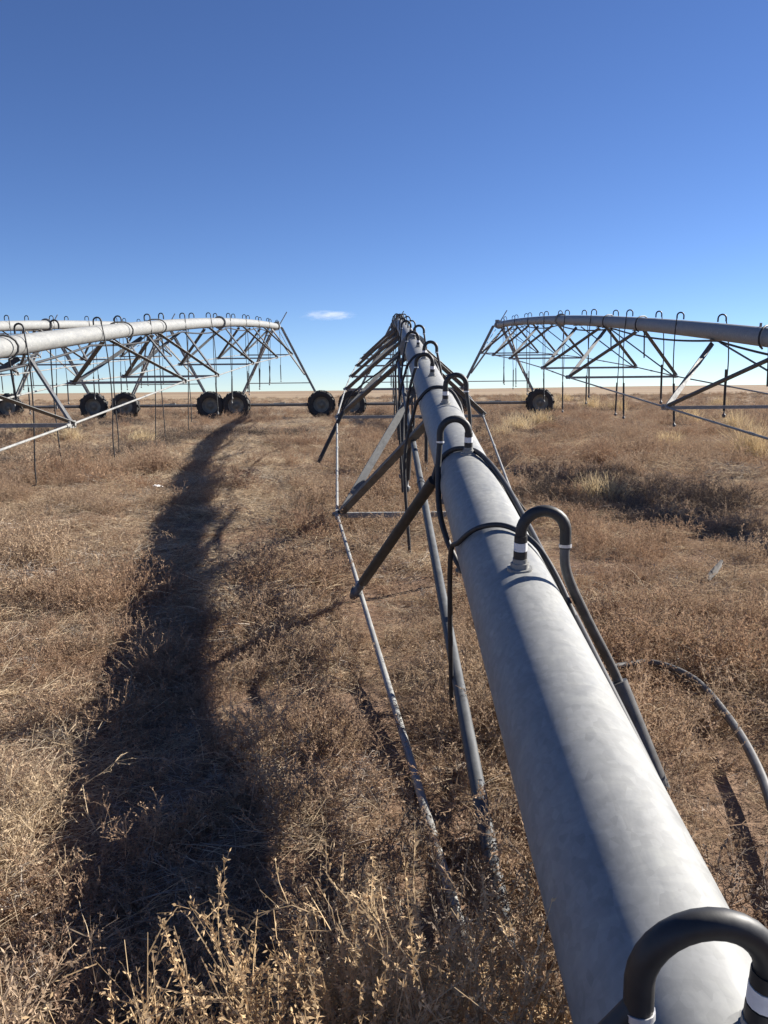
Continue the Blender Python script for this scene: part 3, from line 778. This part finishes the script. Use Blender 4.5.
def thornbush(m, n, h, sp_, base, tall, th):
    bushlet(m, n, h, sp_, 13, 8, 0.0019, 0.010, 0.0021, 0.38, base)
    spiky(m, n, h * 1.02, sp_ * 0.6, base, 110)
    if tall: spiky(m, tall, th, 0.3, base * 0.9, 190)
plant('dry_weed', lambda m: thornbush(m, 120, 0.42, 1.05, 0.14, 9, 0.60), (-0.07, 1.03), M['thistle'], 'large pale spiky dried weed at the bottom edge beneath the camera', 'weed')
plant('dry_weed', lambda m: thornbush(m, 95, 0.44, 1.15, 0.10, 6, 0.58), (0.08, 1.09), M['thistle'], 'spiky dried weed beside the foot of the steel tube', 'weed')
plant('dry_weed', lambda m: thornbush(m, 45, 0.33, 1.1, 0.09, 0, 0), (-0.20, 1.05), M['thistle'], 'low sprawling spiky weed left of the large one at the bottom', 'weed')
plant('dry_weed', lambda m: bushlet(m, 90, 0.27, 2.6, 10, 6, 0.0018, 0.011, 0.0026, 0.5, 0.16), (0.50, 1.42), M['kochia'], 'brown weed added beneath the near end of the foreground pipe to block low sun', 'weed')  # added to stop sunlight passing under the pipe
plant('dry_weed', lambda m: bushlet(m, 90, 0.25, 2.6, 10, 6, 0.0018, 0.011, 0.0026, 0.5, 0.16), (0.44, 1.95), M['kochia'], 'brown weed added under the foreground pipe behind the steel tube to cast shade', 'weed')  # second added clump, shades the ground left of the pipe
plant('dry_weed', lambda m: bushlet(m, 80, 0.22, 2.6, 10, 5, 0.0018, 0.010, 0.0024, 0.5, 0.15), (0.10, 1.72), M['brush'], 'twiggy weed coloured dark in place of shade between the thin rod and the steel tube', 'weed')  # dark plant colour stands in for shade on brown weeds
plant('dry_weed', lambda m: bushlet(m, 80, 0.24, 2.6, 10, 5, 0.0018, 0.010, 0.0024, 0.5, 0.15), (0.27, 1.40), M['brush'], 'twiggy weed coloured dark in place of shade between the tube foot and the foreground pipe', 'weed')  # shade near the tube foot put into the plant colour
plant('dry_weed', lambda m: bushlet(m, 100, 0.34, 2.4, 11, 5, 0.0018, 0.011, 0.0026, 0.5, 0.17), (0.98, 1.48), M['brush'], 'dense weed right of the pipe beside the lying hose, coloured dark for shade there', 'weed')  # dark colour carries the shaded patch right of the pipe
plant('dry_weed', lambda m: (bushlet(m, 60, 0.30, 2.6, 10, 4, 0.0015, 0.009, 0.002, 0.6, 0.10), strawlet(m, 40, 0.28, 0.6, 0.0014, 0.12)), (-1.02, 2.12), M['straw'], 'tangled straw coloured weed at the left edge of the big shadow', 'weed')
plant('dry_weed', lambda m: (bushlet(m, 44, 0.24, 2.8, 9, 4, 0.0014, 0.009, 0.002, 0.65, 0.10), strawlet(m, 30, 0.26, 0.6, 0.0014, 0.12)), (-0.95, 1.74), M['straw'], 'sprawling pale weed in the lower left corner', 'weed')
tufts = [(518, 432, 0.42, 'pale bunchgrass tuft right beside the foreground pipe'), (500, 440, 0.30, 'small pale tuft nestled against the pipe side'),
         (592, 412, 0.5, 'pale grass tuft in front of the right tower wheel'), (618, 414, 0.42, 'pale tuft just right of the one by the right wheel'),
         (752, 462, 0.55, 'tall pale bunchgrass tuft at the right edge under the truss rod'), (735, 436, 0.45, 'pale tuft below the lit brace on the right'),
         (690, 428, 0.4, 'pale tuft under the node of the right span'), (142, 442, 0.36, 'pale bunchgrass tuft left of the dark shadow end'),
         (30, 436, 0.42, 'pale tuft beneath the left truss rod at the photo edge'), (70, 440, 0.38, 'pale tuft under the white brace corner on the left'),
         (668, 452, 0.3, 'lone pale tuft on the right open field'), (600, 505, 0.26, 'thin wispy tuft right of the second gooseneck'),
         (720, 412, 0.4, 'pale tuft far out beneath the right edge rods'), (565, 403, 0.4, 'small distant tuft by the right wheel hub'),
         (533, 411, 0.72, 'dry tuft half hiding the foot of the right wheel'), (549, 413, 0.6, 'pale tuft at the right side of the half hidden wheel'),
         (540, 428, 0.40, 'middle of the pale tufts between the foreground pipe and the right wheel')]
for px, py, hh, lab in tufts:
    p = ground_at(px, py)
    wd = 0.0018 * (1 + p.y / 12)
    plant('bunchgrass', lambda m: tuftlet(m, 330, hh * (1.0 + p.y / 70), wd, 0.07 + 0.004 * p.y), p, M['bunch'], lab, 'grass tuft', 'pale bunchgrass tufts')

# weathered wood lying in the weeds and a white scrap
p = ground_at(713, 592)
mb = MB()
n = 9; ringn = 8; vs = []
for i in range(n):
    f = i / (n - 1); w = 0.055 * (0.6 + 0.5 * math.sin(f * 3.0 + 0.3))
    for k in range(ringn):
        a = 6.283 * k / ringn
        vs.append((math.cos(a) * w * rnd.uniform(0.75, 1.15), (f - 0.5) * 0.34 + rnd.uniform(-0.012, 0.012), math.sin(a) * w * 0.7 * rnd.uniform(0.7, 1.2)))
fs = [(i * ringn + k, i * ringn + (k + 1) % ringn, (i + 1) * ringn + (k + 1) % ringn, (i + 1) * ringn + k) for i in range(n - 1) for k in range(ringn)]
fs += [tuple(range(ringn))[::-1], tuple(range((n - 1) * ringn, n * ringn))]
mb.add(vs, fs); o = mb.build('wood_piece', M['wood']); o.scale = (0.38, 1.0, 0.34); o.location = (p.x, p.y, gz(p.x, p.y) + 0.07); o.rotation_euler = (0.16, 0.05, -0.6)
tag(o, 'dark weathered stick of wood half hidden in the weeds on the right', 'wood')
p = ground_at(153, 490)
mb = MB()
vs = [(x * 0.055 + rnd.uniform(-0.012, 0.012), y * 0.05 + rnd.uniform(-0.012, 0.012), rnd.uniform(0.02, 0.09)) for y in range(5) for x in range(5)]
vs2 = [(v[0] * 0.9, v[1] * 0.9, v[2] - 0.012) for v in vs]
quads = [(y * 5 + x, y * 5 + x + 1, (y + 1) * 5 + x + 1, (y + 1) * 5 + x) for y in range(4) for x in range(4)]
mb.add(vs, quads); mb.add(vs2, [q[::-1] for q in quads])
o = mb.build('plastic_scrap', M['scrap']); o.scale = (0.5, 0.5, 0.6); o.location = (p.x, p.y, gz(p.x, p.y) + 0.05); tag(o, 'small white crumpled scrap at the left rim of the shadow', 'scrap')

# ------------------------------------------------------------------ cloud, light, sky, camera
SUNV = Vector((1.60, 0.80, 1.0)).normalized()
ELEV = math.asin(SUNV.z); AZ = math.atan2(SUNV.x, SUNV.y)
def cloud(loc, size, dens, seed, label):
    mb = MB(); segs, rings = 24, 12
    vs = []
    for j in range(rings + 1):
        th = math.pi * j / rings
        for i in range(segs):
            ph = 2 * math.pi * i / segs; vs.append((math.sin(th) * math.cos(ph), math.sin(th) * math.sin(ph), math.cos(th)))
    fs = [(j * segs + i, (j + 1) * segs + i, (j + 1) * segs + (i + 1) % segs, j * segs + (i + 1) % segs) for j in range(rings) for i in range(segs)]
    mb.add(vs, fs, True)
    m = bpy.data.materials.new('cloud_vapour'); m.use_nodes = True; nt = m.node_tree
    nt.nodes.remove(nt.nodes['Principled BSDF']); out = nt.nodes['Material Output']
    tc = N(nt, 'ShaderNodeTexCoord')
    mp = nt.nodes.new('ShaderNodeMapping'); mp.inputs['Scale'].default_value = (1.5, 1.5, 1.0); mp.inputs['Location'].default_value = (seed, seed * 2, 0)
    nt.links.new(tc.outputs['Object'], mp.inputs['Vector'])
    n1 = noise(nt, mp.outputs['Vector'], 1.7, 5, 0.6, 0.5)
    ln = N(nt, 'ShaderNodeVectorMath', operation='LENGTH'); nt.links.new(tc.outputs['Object'], ln.inputs[0])
    a = N(nt, 'ShaderNodeMath', operation='SUBTRACT'); a.inputs[0].default_value = 1.0; nt.links.new(ln.outputs['Value'], a.inputs[1])
    s = N(nt, 'ShaderNodeMath', operation='MULTIPLY_ADD'); nt.links.new(n1.outputs['Fac'], s.inputs[0]); s.inputs[1].default_value = 2.6; s.inputs[2].default_value = -1.55
    t = N(nt, 'ShaderNodeMath', operation='ADD'); nt.links.new(a.outputs[0], t.inputs[0]); nt.links.new(s.outputs[0], t.inputs[1])
    cl = N(nt, 'ShaderNodeMath', operation='MAXIMUM'); nt.links.new(t.outputs[0], cl.inputs[0]); cl.inputs[1].default_value = 0
    ml = N(nt, 'ShaderNodeMath', operation='MULTIPLY'); nt.links.new(cl.outputs[0], ml.inputs[0]); ml.inputs[1].default_value = dens
    pv = N(nt, 'ShaderNodeVolumeScatter'); pv.inputs['Color'].default_value = (1, 1, 1, 1); nt.links.new(ml.outputs[0], pv.inputs['Density'])
    pv.inputs['Anisotropy'].default_value = 0.3
    nt.links.new(pv.outputs[0], out.inputs['Volume'])
    o = mb.build('cloud', m); o.location = loc; o.scale = size
    tag(o, label, kind='stuff')
DC = 3600.0
def sky_pt(px, py, d): return Vector(((px - 384) / F * d, d, (390 - py) / F * d))
cloud(sky_pt(331, 317, DC), (140, 60, 26), 0.014, 3.1, 'small thin white cloud low over the horizon')

w = bpy.data.worlds.new('World'); scene.world = w; w.use_nodes = True
nt = w.node_tree; bg = nt.nodes['Background']
sk = nt.nodes.new('ShaderNodeTexSky'); sk.sky_type = 'NISHITA'; sk.sun_disc = False
sk.sun_elevation = ELEV; sk.sun_rotation = AZ; sk.altitude = 1500; sk.air_density = 0.75; sk.dust_density = 0.0; sk.ozone_density = 4.5
hs_ = nt.nodes.new('ShaderNodeHueSaturation'); hs_.inputs['Saturation'].default_value = 1.07; hs_.inputs['Hue'].default_value = 0.509     # dry, clear high-plains air
nt.links.new(sk.outputs[0], hs_.inputs['Color']); nt.links.new(hs_.outputs[0], bg.inputs['Color']); bg.inputs['Strength'].default_value = 0.057
ld = bpy.data.lights.new('sun', 'SUN'); ld.energy = 5.0; ld.angle = R(0.53); ld.color = (1.0, 0.945, 0.86)
lo = bpy.data.objects.new('sun', ld); COL.objects.link(lo); lo.rotation_euler = SUNV.to_track_quat('Z', 'Y').to_euler()

cd = bpy.data.cameras.new('camera'); cam = bpy.data.objects.new('camera', cd); COL.objects.link(cam)
cd.sensor_fit = 'VERTICAL'; cd.sensor_height = 24.0; cd.lens = 24.0 * F / 1024; cd.clip_start = 0.05; cd.clip_end = 30000
q = Matrix.Rotation(math.pi / 2 - PITCH, 4, 'X') @ Matrix.Rotation(R(-0.55), 4, 'Z')
cam.matrix_world = Matrix.Translation((0, 0, H)) @ q
scene.camera = cam
vs_ = scene.view_settings; vs_.view_transform = 'Standard'; vs_.look = 'None'; vs_.gamma = 1.0; vs_.exposure = 1.28
scene.render.engine = 'CYCLES'
cy = scene.cycles; cy.use_denoising = True; cy.max_bounces = 5; cy.volume_bounces = 2; cy.transparent_max_bounces = 8
